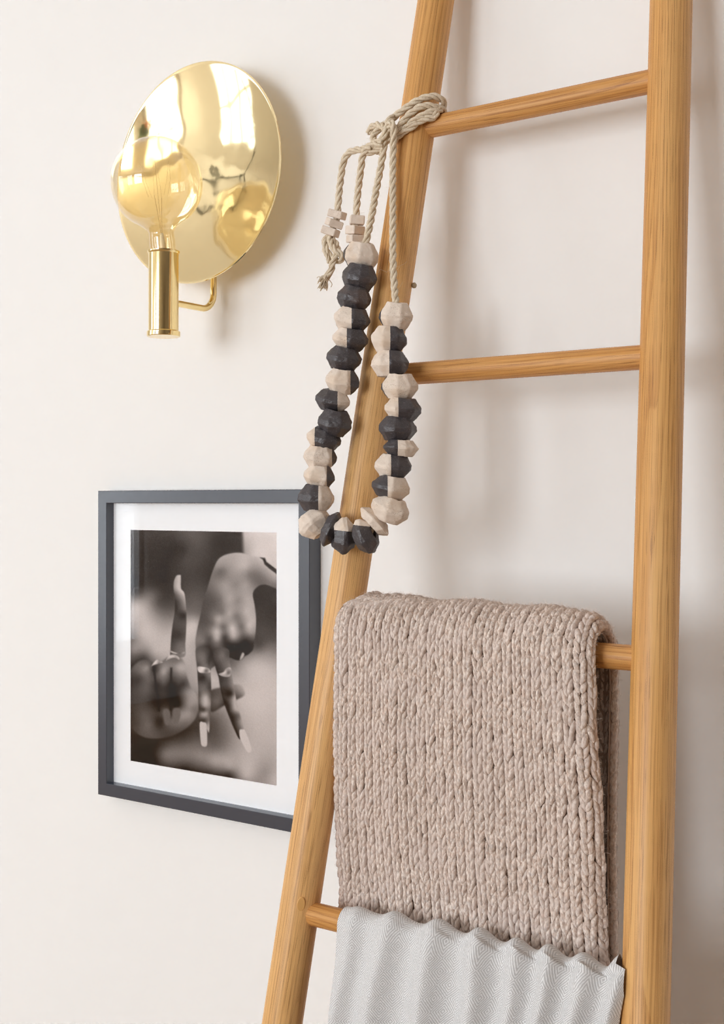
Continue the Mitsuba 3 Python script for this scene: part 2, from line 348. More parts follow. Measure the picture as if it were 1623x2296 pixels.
# --- the photograph: drawn in its own layout (1500 x 2600), soft tone fields inside outlines
NU, NV = 240, 296
uu, vv = np.meshgrid(np.linspace(0, 1, NU), np.linspace(0, 1, NV))
def homog(src, dst):
    M = []
    for (x, y), (X, Y) in zip(src, dst):
        M += [[x, y, 1, 0, 0, 0, -X * x, -X * y], [0, 0, 0, x, y, 1, -Y * x, -Y * y]]
    h = np.linalg.solve(np.array(M, float), np.array(dst, float).ravel()); return np.r_[h, 1].reshape(3, 3)
Hm = homog([(0, 0), (1, 0), (1, 1), (0, 1)], [(38, 33), (1531, 66), (1533, 2646), (66, 2366)])
q = np.stack([uu.ravel(), vv.ravel(), np.ones(uu.size)]); q = Hm @ q; PXY = (q[:2] / q[2]).T
def field(pts, sig=1.0):
    pts = np.array(pts, float)
    if len(pts) < 4: return np.full(len(PXY), pts[:, 2].mean())
    q = RBFInterpolator(pts[:, :2] / 100, pts[:, 2], kernel='thin_plate_spline', smoothing=.02)(PXY / 100)
    return np.clip(q, pts[:, 2].min() - 6, pts[:, 2].max() + 6)
def inside(poly, soft):
    pg = shapely.Polygon(poly).buffer(0); pts = shapely.points(PXY)
    d = shapely.distance(pts, pg.boundary); s = np.where(shapely.contains_xy(pg, PXY[:, 0], PXY[:, 1]), d, -d)
    t = np.clip(s / soft * .5 + .5, 0, 1); return t * t * (3 - 2 * t)
def smooth_poly(P, n=5):
    P = np.array(P, float); Q = np.vstack([P[-1:], P, P[:2]])[:, :2]; Q3 = np.c_[Q, np.zeros(len(Q))]
    S = spline(Q3, n)[n:-n]; return S[:, :2]
G = field([(100, 100, 62), (400, 100, 66), (300, 300, 52), (650, 100, 92), (740, 180, 84), (560, 250, 55), (900, 150, 58), (1080, 150, 56), (1130, 300, 56), (620, 360, 74), (450, 450, 52), (150, 500, 55),
           (300, 620, 58), (100, 690, 66), (700, 560, 68), (820, 500, 56), (650, 700, 84), (720, 800, 96), (120, 800, 176), (200, 900, 184), (330, 790, 84), (400, 900, 110), (420, 1000, 150), (270, 720, 110), (160, 1100, 180), (350, 1200, 188), (80, 1000, 160), (110, 1250, 140), (90, 1150, 120),
           (200, 1330, 74), (300, 1290, 170), (640, 900, 120), (680, 1000, 188), (660, 1200, 180), (660, 1350, 176), (660, 1500, 165), (690, 1640, 150), (740, 900, 110),
           (1360, 720, 54), (1480, 720, 56), (1400, 900, 60), (1500, 950, 56), (1380, 1100, 76), (1480, 1150, 78), (1340, 1240, 84), (1420, 1260, 118), (1320, 1330, 150), (1500, 1300, 130), (1200, 1420, 168), (1450, 1420, 178), (1300, 1600, 196), (1480, 1700, 196), (1250, 1800, 198), (1480, 1950, 188), (1350, 2050, 188),
           (1100, 1500, 150), (900, 1560, 186), (900, 1640, 178), (1040, 1400, 100), (950, 1860, 140), (900, 1960, 92), (1000, 1980, 125), (900, 2080, 84), (1100, 2150, 150), (820, 2160, 92), (700, 2100, 70), (600, 2150, 72), (400, 2230, 84), (420, 2290, 118), (600, 2290, 124), (800, 2250, 120), (900, 2220, 104), (1000, 2260, 136), (750, 2320, 136),
           (900, 2380, 160), (1100, 2380, 170), (1300, 2350, 180), (1480, 2300, 176), (1400, 2480, 150), (1330, 2560, 148), (1480, 2560, 178), (1200, 2520, 176), (1050, 2430, 160), (860, 2450, 90), (700, 2400, 90), (1050, 2500, 70), (900, 2520, 42), (600, 2440, 42), (300, 2340, 38), (150, 2300, 36), (300, 2200, 40), (100, 2150, 46), (120, 2060, 52), (480, 2130, 52), (1100, 2590, 60)], 6)
def layer(poly, pts, soft=9, sig=2.0, curve=True):
    global G
    a = inside(smooth_poly(poly) if curve else poly, soft); G = G * (1 - a) + field(pts, sig) * a
# pale wall strip at the upper right
layer([(1165, 0), (1600, 0), (1600, 560), (1400, 400), (1180, 330)], [(1200, 100, 200), (1400, 150, 212), (1300, 300, 206), (1500, 300, 210), (1175, 250, 160)], 26, curve=False)
# thumb lying behind the two fingers
layer([(840, 1690), (960, 1640), (1090, 1612), (1160, 1625), (1195, 1690), (1185, 1730), (1120, 1765), (1000, 1820), (860, 1880)], [(880, 1720, 82), (900, 1840, 78), (1000, 1700, 90), (1000, 1800, 60), (1150, 1640, 160), (1180, 1700, 150), (1150, 1740, 100), (930, 1780, 104)], 14)
# left fist
layer([(58, 1480), (140, 1375), (230, 1356), (300, 1395), (360, 1385), (430, 1335), (500, 1328), (570, 1352), (608, 1420), (622, 1520), (660, 1630), (718, 1712), (738, 1820), (722, 1915), (680, 1985), (600, 2055), (450, 2125), (250, 2135), (120, 2070), (66, 1960), (58, 1660)],
      [(100, 1450, 92), (200, 1400, 108), (230, 1440, 140), (150, 1540, 66), (90, 1620, 62), (250, 1560, 96), (230, 1650, 92), (300, 1450, 44), (330, 1600, 50), (380, 1420, 128), (395, 1480, 160), (390, 1580, 92), (400, 1700, 58), (450, 1490, 96), (468, 1600, 40), (530, 1380, 120), (545, 1430, 170), (560, 1470, 158), (540, 1580, 78), (520, 1720, 44), (540, 1820, 44),
       (590, 1600, 60), (620, 1680, 128), (660, 1800, 150), (640, 1900, 148), (690, 1850, 120), (600, 1990, 110), (500, 2020, 98), (420, 1880, 92), (425, 1960, 96), (520, 1880, 118), (510, 1960, 122), (460, 1900, 46), (350, 1830, 50), (300, 1760, 50), (150, 1760, 74), (200, 1900, 92), (260, 2000, 98), (150, 1980, 76), (350, 2090, 80), (480, 2090, 72), (280, 1880, 78), (100, 1900, 66), (370, 1970, 40)], 14, .6)
for poly in ([(392, 1860), (440, 1850), (462, 1900), (455, 1990), (420, 2005), (398, 1950)], [(490, 1850), (550, 1845), (562, 1900), (540, 1985), (500, 2000), (483, 1940)]):
    c = np.mean(poly, 0); layer(poly, [(c[0], c[1] - 40, 96), (c[0] - 10, c[1] + 30, 118), (c[0] + 25, c[1], 100)], 12)
for x0, y0, x1, y1 in ((292, 1420, 330, 1700), (466, 1440, 466, 1860), (338, 1700, 350, 1870)):
    layer([(x0 - 9, y0), (x0 + 9, y0), (x1 + 9, y1), (x1 - 9, y1)], [(x0, y0, 40)], 14, curve=False)
# raised finger of the left hand
layer([(548, 512), (510, 520), (486, 575), (482, 650), (496, 730), (498, 820), (494, 900), (478, 1000), (465, 1120), (458, 1250), (466, 1330), (596, 1330), (604, 1200), (611, 1050), (612, 900), (603, 780), (588, 690), (556, 642), (554, 530)],
      [(525, 560, 186), (515, 640, 178), (540, 670, 186), (500, 690, 110), (575, 720, 172), (600, 800, 150), (600, 860, 120), (530, 780, 76), (530, 860, 66), (590, 910, 54), (510, 920, 70), (540, 1000, 78), (600, 1000, 86), (480, 1050, 66), (550, 1120, 62), (540, 1200, 98), (590, 1200, 104), (480, 1200, 72), (530, 1280, 106)], 8, .6)
# right hand: back of the hand, wrist and forearm
layer([(1620, 520), (1500, 470), (1400, 360), (1345, 335), (1260, 325), (1180, 297), (1100, 290), (1000, 310), (930, 352), (890, 425), (860, 505), (820, 640), (782, 760), (748, 930), (716, 1080), (703, 1180), (712, 1290), (724, 1460), (845, 1470), (880, 1440), (1035, 1350), (1180, 1340), (1270, 1280), (1288, 1200), (1303, 1080), (1306, 950), (1292, 820), (1274, 710), (1310, 645), (1400, 615), (1620, 690)],
      [(1100, 330, 176), (1000, 350, 168), (1250, 360, 180), (1200, 430, 182), (1350, 400, 176), (1400, 450, 170), (1480, 540, 165), (1500, 620, 120), (1300, 520, 112), (1240, 500, 126), (1350, 590, 104), (930, 430, 142), (950, 480, 108), (1050, 480, 150), (1150, 500, 158), (900, 580, 128), (1000, 620, 158), (1100, 620, 138), (1200, 620, 160), (1250, 660, 150), (850, 680, 100), (940, 760, 112), (1040, 760, 168), (1120, 780, 140), (1220, 760, 172), (800, 850, 82), (900, 870, 104), (930, 960, 170), (970, 900, 122), (1040, 900, 170), (1110, 930, 122), (1200, 900, 180), (1270, 900, 176), (800, 1000, 84), (870, 1000, 104), (920, 1080, 186), (980, 1040, 106), (1070, 1050, 196), (1160, 1040, 110), (1230, 1030, 186), (1280, 1050, 170), (750, 1120, 112), (780, 1180, 116), (850, 1150, 86), (920, 1150, 176), (990, 1140, 70), (1080, 1140, 172), (1180, 1130, 92), (1240, 1090, 160),
       (740, 1240, 92), (820, 1240, 50), (940, 1220, 96), (1020, 1210, 44), (1100, 1210, 52), (1200, 1190, 40), (1260, 1190, 60), (760, 1330, 104), (800, 1400, 112), (870, 1330, 48), (900, 1400, 60), (960, 1300, 106), (1040, 1300, 42), (1120, 1290, 40), (1220, 1260, 44)], 9, .5)
layer([(1030, 1290), (1180, 1270), (1200, 1310), (1180, 1350), (1130, 1375), (1070, 1355), (1035, 1320)], [(1100, 1300, 42), (1060, 1330, 56), (1170, 1290, 50)], 10)
layer([(1150, 1345), (1172, 1300), (1190, 1310), (1180, 1345), (1150, 1370)], [(1170, 1330, 176)], 8)
# the two lowered fingers
layer([(712, 1250), (722, 1440), (735, 1660), (742, 1860), (748, 1985), (800, 2000), (842, 2085), (850, 1960), (860, 1820), (863, 1640), (856, 1500), (846, 1360), (850, 1250)],
      [(740, 1300, 100), (790, 1340, 112), (830, 1330, 70), (745, 1420, 80), (800, 1420, 116), (840, 1400, 62), (740, 1520, 62), (790, 1540, 52), (840, 1520, 120), (745, 1620, 90), (800, 1620, 96), (845, 1640, 70), (740, 1720, 80), (790, 1730, 158), (820, 1740, 176), (850, 1740, 110), (745, 1820, 70), (800, 1820, 168), (790, 1865, 60), (780, 1900, 160), (820, 1900, 166), (845, 1900, 100), (755, 1960, 60), (800, 1965, 64), (835, 2010, 156)], 8, .5)
layer([(890, 1250), (884, 1330), (906, 1450), (936, 1545), (956, 1665), (1000, 1825), (1050, 1955), (1100, 2075), (1150, 2160), (1180, 2060), (1198, 2060), (1190, 2040), (1152, 1915), (1112, 1765), (1086, 1615), (1064, 1485), (1042, 1360), (1030, 1260)],
      [(930, 1300, 90), (980, 1320, 112), (1020, 1320, 80), (930, 1420, 66), (990, 1420, 100), (1030, 1410, 120), (950, 1540, 60), (1020, 1550, 80), (1060, 1540, 130), (980, 1640, 70), (1030, 1650, 76), (1070, 1640, 120), (1000, 1740, 66), (1060, 1710, 54), (1090, 1750, 170), (1040, 1820, 64), (1100, 1860, 166), (1070, 1900, 70), (1130, 1920, 100), (1090, 1980, 56), (1160, 1980, 152), (1120, 2060, 58), (1170, 2040, 140)], 8, .5)
layer([(752, 1992), (790, 1985), (818, 2005), (826, 2120), (822, 2216), (775, 2216), (760, 2150)], [(785, 2040, 206), (800, 2150, 190), (760, 2100, 182)], 7)
layer([(1146, 2068), (1180, 2062), (1200, 2075), (1240, 2170), (1266, 2270), (1228, 2288), (1185, 2220), (1150, 2140)], [(1180, 2110, 208), (1220, 2210, 200), (1240, 2270, 186)], 7)
# rings and the bracelet
for poly, g in (([(728, 1432), (800, 1440), (842, 1456), (850, 1490), (790, 1496), (738, 1484)], 196), ([(935, 1510), (985, 1490), (1010, 1455), (1050, 1445), (1064, 1480), (1045, 1530), (990, 1536)], 190),
                ([(270, 1420), (320, 1360), (350, 1372), (382, 1384), (350, 1396), (300, 1408)], 186), ([(412, 1370), (440, 1325), (490, 1308), (540, 1336), (542, 1362), (490, 1340), (440, 1356)], 186),
                ([(455, 1268), (520, 1292), (592, 1282), (590, 1298), (520, 1304), (458, 1284)], 170)):
    c = np.mean(poly, 0); pts = [(x, y, g + (18 if i % 2 else -34)) for i, (x, y) in enumerate(poly)] + [(c[0], c[1], g), (c[0] + 14, c[1] + 6, 90)]; layer(poly, pts, 7, .25)
layer([(1345, 340), (1395, 345), (1410, 385), (1470, 430), (1520, 470), (1545, 540), (1500, 500), (1440, 455), (1390, 410), (1375, 365)], [(1400, 400, 52), (1480, 450, 58), (1520, 500, 50)], 9, curve=False)
gray = np.clip(G + rng.normal(0, 2.2, G.shape), 20, 235) / 255
rgb = np.stack([gray * .985 + .020, gray * .955 + .006, gray * .95 - .002], -1)
lin = np.where(rgb < .04045, rgb / 12.92, ((rgb + .055) / 1.055) ** 2.4)
PV = np.stack([PX0 - .003 + (PX1 - PX0 + .006) * uu.ravel(), np.full(uu.size, -ME + .0006), PZ1 + .003 - (PZ1 - PZ0 + .006) * vv.ravel()], 1)
add('print', (PV, grid_faces(NV, NU)), 'print_paper', pf, smooth=False, color=np.clip(lin * 1.04 - .026, .004, 1), label='black-and-white photograph of two gesturing hands with rings')

# ------------------------------------------------------------------ bead garland on the ladder
gar = 'bead_garland'
tag(gar, 'garland of big faceted clay beads, cream and charcoal, tied to the ladder with hemp rope', 'bead garland')
RA, RB = on_line(L0, L1, 1.602), on_line(R0, R1, 1.602)
def rope(P, r, pitch=None, step=.0011, sides=9, twist0=0.0, taper=None):
    P, s = resample(spline(P, 14), step)
    for a, b, q in ((L0, L1, SR), (RA, RB, RR)):                  # wound round the wood, never through it
        ab = b - a; t = ((P - a) @ ab) / (ab @ ab); t = t if q == SR else np.clip(t, 0, 1); w = P - (a + t[:, None] * ab); dd = np.linalg.norm(w, axis=1, keepdims=True)
        P = P + w / (dd + 1e-9) * np.clip(q + r * 1.12 - dd, 0, None)
    tn, N, B = frames(P); pitch = pitch or r * 8.5
    rs = np.ones(len(P)) if taper is None else taper(s / s[-1])
    ms = []
    for k in range(3):
        a = twist0 + k * 2 * np.pi / 3 + s / pitch * 2 * np.pi
        Q = P + (.53 * r * rs)[:, None] * (np.cos(a)[:, None] * N + np.sin(a)[:, None] * B)
        ms.append(trimesh.Trimesh(*tube(Q, .50 * r * rs, sides)[0], process=False))
    return cat(ms)
RO = .0043
CO = .0475                                                    # beads hang this far in front of the ladder's plane
cords = []
def cord(pts, r=RO, label=None, **k):
    P = [at(x, y, o) for x, y, o in pts]; cords.append((P, r))
    return add('cord', rope(P, r, **k), 'hemp', gar, smooth=True)
F0 = SR + RO + .0012
cord([(986, 262, -.012), (994, 238, -.002), (988, 222, .010), (966, 216, .021), (934, 226, F0), (904, 246, F0 + .002), (876, 268, F0 + .003), (848, 290, F0 + .004), (836, 308, F0 + .006), (842, 322, F0 + .012), (858, 322, F0 + .012)])
cord([(990, 272, -.010), (992, 252, .004), (975, 240, .017), (946, 238, F0), (920, 254, F0 + .002), (900, 276, F0 + .004), (884, 298, F0 + .005), (866, 316, F0 + .006), (846, 326, F0 + .004), (828, 332, F0 + .004)])
cord([(991, 266, -.014), (990, 254, .006), (968, 250, .020), (934, 266, F0 - .001), (912, 284, F0), (894, 304, F0), (880, 316, F0)])
cord([(988, 272, -.014), (983, 264, .010), (960, 265, .021), (938, 273, .024), (918, 288, F0 - .002), (898, 300, F0 - .003), (880, 308, F0 - .004), (862, 312, F0 - .002)])
# the knot beside the stile and its short tail
cord([(826, 300, F0 + .002), (832, 286, F0 + .002), (846, 280, F0 + .006), (862, 288, F0 + .012), (860, 306, F0 + .014), (846, 318, F0 + .012), (830, 326, F0 + .010), (820, 334, F0 + .008), (826, 342, F0 + .006), (842, 336, F0 + .006), (858, 330, F0 + .006)])
cord([(848, 346, F0), (852, 330, F0 + .004), (858, 310, F0 + .008), (872, 292, F0 + .010), (882, 280, F0 + .010)], r=.0040)
# hanging lines
cord([(838, 334, F0 + .003), (818, 334, F0 + .008), (800, 336, F0 + .006), (782, 342, F0 + .004), (770, 362, F0 + .002), (764, 395, F0), (760, 430, F0), (757, 465, F0), (754, 490, F0), (742, 520, F0), (738, 545, F0)])
cord([(832, 330, F0 + .010), (820, 336, F0 + .010), (812, 352, F0 + .006), (809, 375, F0 + .003), (805, 405, F0), (801, 440, F0), (798, 480, F0), (796, 520, F0), (794, 552, F0)])
cord([(880, 262, F0 + .006), (870, 274, F0 + .012), (864, 300, F0 + .010), (858, 345, F0 + .006), (850, 390, F0 + .005), (842, 432, F0 + .008), (834, 478, CO - .006), (824, 525, CO), (815, 556, CO), (808, 578, CO), (805, 625, CO), (792, 669, CO), (789, 716, CO), (783, 760, CO), (770, 804, CO), (767, 855, CO), (747, 898, CO), (749, 947, CO), (727, 984, CO), (716, 1024, CO), (714, 1068, CO), (706, 1116, CO), (704, 1160, CO), (716, 1188, CO), (741, 1192, CO), (769, 1200, CO)])
cord([(872, 300, F0 + .004), (870, 284, F0 + .012), (878, 276, F0 + .016), (882, 292, F0 + .014), (881, 330, F0 + .008), (880, 400, F0 + .006), (880, 470, F0 + .006), (880, 540, F0 + .007), (881, 600, F0 + .009), (884, 650, F0 + .012), (888, 690, CO), (888, 712, CO), (872, 762, CO), (874, 816, CO), (896, 866, CO), (899, 917, CO), (891, 960, CO), (897, 1004, CO), (880, 1045, CO), (877, 1092, CO), (872, 1140, CO), (842, 1172, CO), (818, 1198, CO), (769, 1200, CO)])
PXM = F                                                       # pixels to metres at a depth: Z / F
def bead_mesh(R, h, n, seed, hole=.30, mid=.16, topr=.56):
    r = np.random.default_rng(seed)
    a0 = r.uniform(0, 2 * np.pi); a = a0 + (np.arange(n) + r.uniform(-.16, .16, n)) * 2 * np.pi / n
    jr = lambda s: 1 + r.uniform(-s, s, n)
    def ringp(rad, z, s, sz): 
        rd = rad * jr(s); return np.stack([rd * np.cos(a), rd * np.sin(a), z + r.uniform(-sz, sz, n) * h], 1)
    mt = mid + r.uniform(-.05, .05)
    rings = [ringp(hole * R, .86 * h, .03, .0), ringp(topr * R, 1.0 * h, .05, .02), ringp(.985 * R, mt * h, .035, .05), ringp(.985 * R, -mid * h, .035, .05), ringp(topr * R, -h, .05, .02), ringp(hole * R, -.86 * h, .03, 0)]
    # soften every facet edge by one extra row next to the girdle
    V = np.vstack(rings); Fq = []
    k = len(rings)
    for i in range(k):
        i2 = (i + 1) % k
        for j in range(n):
            j2 = (j + 1) % n; Fq.append([i * n + j, i2 * n + j, i2 * n + j2, i * n + j2])
    Fq = np.array(Fq); m = trimesh.Trimesh(V, np.vstack([Fq[:, [0, 1, 2]], Fq[:, [0, 2, 3]]]), process=False)
    m.merge_vertices()
    m = m.subdivide().subdivide().subdivide()
    v = m.vertices.copy(); inner = np.linalg.norm(v[:, :2], axis=1) < hole * R * 1.02
    nn = m.vertex_normals
    # round the ridges slightly, then roughen like hand-cut clay
    trimesh.smoothing.filter_laplacian(m, lamb=.5, iterations=1)
    w = meshkit.fbm(m.vertices * 190 + seed * 3.3, 3, seed) - .5
    m.vertices = m.vertices + nn * (w * .0020)[:, None]
    return m
def place(m, c, tilt_deg, lean=0.0, yaw=0.0):
    """axis along the string: tilted clockwise by tilt_deg as seen from the front, leaning lean degrees towards the room at its top"""
    t, l = math.radians(tilt_deg), math.radians(lean)
    z = math.sin(t) * RT + math.cos(t) * UP; z = math.cos(l) * z - math.sin(l) * FW
    x = np.cross(UP if abs(z[2]) < .95 else FW, z); x /= np.linalg.norm(x); y = np.cross(z, x)
    M = np.eye(4); M[:3, :3] = np.stack([x, y, z], 1) @ trimesh.transformations.rotation_matrix(math.radians(yaw), [0, 0, 1])[:3, :3]; M[:3, 3] = c
    m = m.copy(); m.apply_transform(M); return m
# (x, y, width, height, tilt, lean, tone, split): tone c clay, d dark, cd clay then dark from the left, dc dark then clay, td clay above dark; split = share of the width
BEADS = [(809, 574, 81, 62, 8, 14, 'c', .22), (805.6, 623, 78, 62, 10, 12, 'd', 0), (793, 669, 79, 57, 12, 12, 'd', 0), (788, 716, 84, 54, 10, 12, 'cd', .50), (784, 760.5, 80, 51, 8, 12, 'cd', .42), (770.5, 804, 80, 54, 10, 12, 'd', 0),
         (767.5, 854.6, 79, 56, 8, 12, 'cd', .72), (746.6, 897.7, 83, 48, 8, 10, 'dc', .62), (750, 947, 80, 59, 10, 12, 'd', 0), (726, 984, 81, 47, 12, 12, 'cd', .26), (717, 1024.4, 78, 53, 6, 10, 'cd', .84), (716, 1067.5, 74, 50, 6, 8, 'cd', .72),
         (707.4, 1117, 84, 62, 6, 4, 'dc', .58), (704, 1174, 78, 58, -38, -8, 'c', 0), (741, 1186, 84, 32, -66, -5, 'd', 0), (769, 1202, 85, 50, -88, 10, 'td', .36), (819, 1202, 84, 46, 66, 14, 'td', .24), (839.3, 1169.4, 86, 30, 46, -4, 'c', 0),
         (873.8, 1142, 87, 57, 20, 8, 'c', 0), (877, 1092.3, 90, 52, 10, 6, 'dc', .40), (880, 1045.3, 88, 55, 6, 6, 'cd', .45), (897, 1004.8, 82, 37, 4, 2, 'dc', .42), (891, 960.4, 85, 56, 2, 8, 'd', 0), (900.7, 917.3, 88, 52, 5, 6, 'cd', .40), (896.5, 866.4, 86, 57, 2, 8, 'c', .22),
         (873.3, 816.7, 86, 59, 3, 2, 'cd', .48), (871, 762, 87, 60, 4, 6, 'cd', .53), (888.7, 709.6, 79, 64, 4, 12, 'c', .18)]
for i, (x, y, w, h, tilt, lean, tone, split) in enumerate(BEADS):
    c = at(x, y, CO); Z = (c - C0) @ FW; R = w / 2 * Z / F * 1.03; hh = h / 2 * Z / F * .99
    thin = h < 40
    m = place(bead_mesh(R, hh, [8, 9, 8, 7][i % 4], 40 + i, hole=.27, mid=.20 if not thin else .12, topr=.60 if not thin else .64), c, tilt, lean, yaw=i * 47)
    lo, hi = (m.vertices - c) @ RT, None
    if tone in 'd': add('bead', m, 'dark_glaze', gar, smooth=28); continue
    if tone == 'c' and split == 0: add('bead', m, 'clay', gar, smooth=28); continue
    if tone == 'c': n, off = RT * .80 + FW * -.6, -(1 - 2 * split) * R * .88                     # a dark sliver at the back of the left side
    elif tone == 'td': n, off = UP * 1.0 + .1 * RT, R * (1 - 2 * split)
    else: n, off = RT * .86 + FW * -.5 * (-1 if split > .5 else 1) * 0 + 0 * UP, R * (2 * split - 1)
    n = n / np.linalg.norm(n); o = c + n * off
    keep_dark = {'cd': 1, 'dc': -1, 'td': -1, 'c': -1}[tone]
    dk = trimesh.intersections.slice_mesh_plane(m, n * keep_dark, o); cl = trimesh.intersections.slice_mesh_plane(m, -n * keep_dark, o)
    k = add('bead', cl, 'clay', gar, smooth=28)
    add('glaze', dk, 'dark_glaze', k, smooth=28, label='charcoal glazed side')
# small square clay beads on the two loose ends
def slab(a, t, seed):
    m = bevel_box((-a, -a, -t), (a, a, t), .0009).subdivide().subdivide()
    return m
for (x, y, a, t, tilt, yaw, lean) in ((755.2, 481, 34, 17, 15, 20, 12), (748.4, 501, 34, 17, 20, 52, 12), (740.4, 519.5, 34, 17, 18, 12, 10), (800, 494, 32, 20, 4, 4, 6), (795.5, 516.5, 33, 19, 4, 40, 8), (796, 536, 32, 17, 2, 26, 8)):
    c = at(x, y, F0); Z = (c - C0) @ FW
    m = place(slab(a / 2 * Z / F, t / 2 * Z / F, 1), c, tilt, lean, yaw); add('square_bead', m, 'clay', gar)
# end knot of the loose tail, its whipping and frayed tip
cord([(738, 525, F0), (742, 548, F0 + .004), (752, 562, F0 + .007), (764, 570, F0 + .004), (764, 582, F0), (750, 584, F0 - .003), (738, 572, F0), (730, 556, F0 + .003), (728, 540, F0 + .002), (736, 532, F0 - .002), (748, 540, F0 - .003), (756, 556, F0 - .001), (752, 574, F0 + .006), (745, 590, F0 + .004), (742, 604, F0 + .002), (733, 620, F0), (727, 630, F0)], r=.0040)
cord([(728, 552, F0), (726, 560, F0 + .003), (730, 570, F0 + .004), (735, 580, F0 + .003), (736, 590, F0 + .002)], r=.0024)
wp = np.array([at(743, 598, F0 + .003), at(738, 608, F0 + .001), at(730, 624, F0)])
wp, ws = resample(spline(wp, 20), .0004); tn, N, B = frames(wp); a = ws / .0012 * 2 * np.pi
m, _ = tube(wp + .0044 * (np.cos(a)[:, None] * N + np.sin(a)[:, None] * B), .00075, 6)
add('whipping', m, 'hemp', gar, smooth=True)
fr = []
tip0, tipd = at(729, 626, F0), at(723, 640, F0) - at(729, 626, F0)
for k in range(90):
    o = rng.normal(0, .0016, 3); e = tip0 + tipd * rng.uniform(.7, 1.15) + o * 2.2 + rng.normal(0, .0009, 3)
    fr.append(trimesh.Trimesh(*tube(spline([tip0 + o, (tip0 + o + e) / 2 + o * .5, e], 3), .0005, 5)[0], process=False))
add('frayed_end', cat(fr), 'hemp', gar, smooth=True, kind='stuff')
fb = []
def stray(P, r=.00014): fb.append(trimesh.Trimesh(*tube(spline(P, 3), r, 3, False)[0], process=False))
for pts in ([(884, 600), (905, 592), (912, 585)], [(848, 612), (852, 604), (866, 610), (872, 606)], [(884, 655), (898, 640), (902, 632)], [(884, 612), (896, 598)], [(808, 478), (816, 476)], [(930, 232), (938, 240), (948, 238)], [(876, 286), (884, 292), (900, 282)]):
    stray([at(x, y, F0 + .012 + .002 * i) for i, (x, y) in enumerate(pts)])
for P, r in cords:
    S, _ = resample(spline(P, 8), .0012); tn, N, B = frames(S)
    for i in range(len(S)):
        for _ in range(2):
            a = rng.uniform(0, 2 * np.pi); o = math.cos(a) * N[i] + math.sin(a) * B[i]; ln_ = abs(rng.normal(.0016, .0012))
            p = S[i] + o * r * .92; d = (o * rng.uniform(.25, .9) + tn[i] * rng.normal(0, .9)) * ln_
            if min(np.linalg.norm(np.cross(p - a_, (b_ - a_) / np.linalg.norm(b_ - a_))) - q_ for a_, b_, q_ in ((L0, L1, SR), (RA, RB, RR))) < .004: continue
            stray([p, p + d * .6 + rng.normal(0, .0002, 3), p + d * 1.4 + rng.normal(0, .0005, 3)], .00006)
add('stray_fibres', cat(fb), 'hemp', gar, smooth=True, kind='stuff')

# ------------------------------------------------------------------ knitted blanket folded over the third rung
kb = 'knitted_blanket'
tag(kb, 'chunky oatmeal-brown knitted wool blanket folded over a rung of the ladder', 'blanket')
RG = on_line(L0, L1, .9957)                                    # rung axis: y and z
ry, rz = RG[1], RG[2]
AR = .0400                                                     # radius of the fold over the rung
path = [(-.2190, .42), (-.2195, .60), (-.2178, .70), (-.2248, .80), (-.2330, .90), (ry - AR, .968)]
path += [(ry - AR * math.cos(t), rz + .001 + AR * 1.05 * math.sin(t)) for t in np.linspace(.12, np.pi - .12, 22)]
path += [(ry + AR * .98, .962), (ry + AR * .80, .90), (ry + AR * .62, .80), (ry + AR * .45, .70), (ry + AR * .40, .55), (ry + AR * .4, .42)]
path = spline(np.array([(0, y, z) for y, z in path]), 8)
PS = np.r_[0, np.cumsum(np.linalg.norm(np.diff(path, axis=0), axis=1))]
PTN = np.gradient(path, axis=0); PTN /= np.linalg.norm(PTN, axis=1, keepdims=True)
XL, XR, ER2, ERR = -.8010, -.4985, .009, .0135
KW = XR - XL - ER2 - ERR
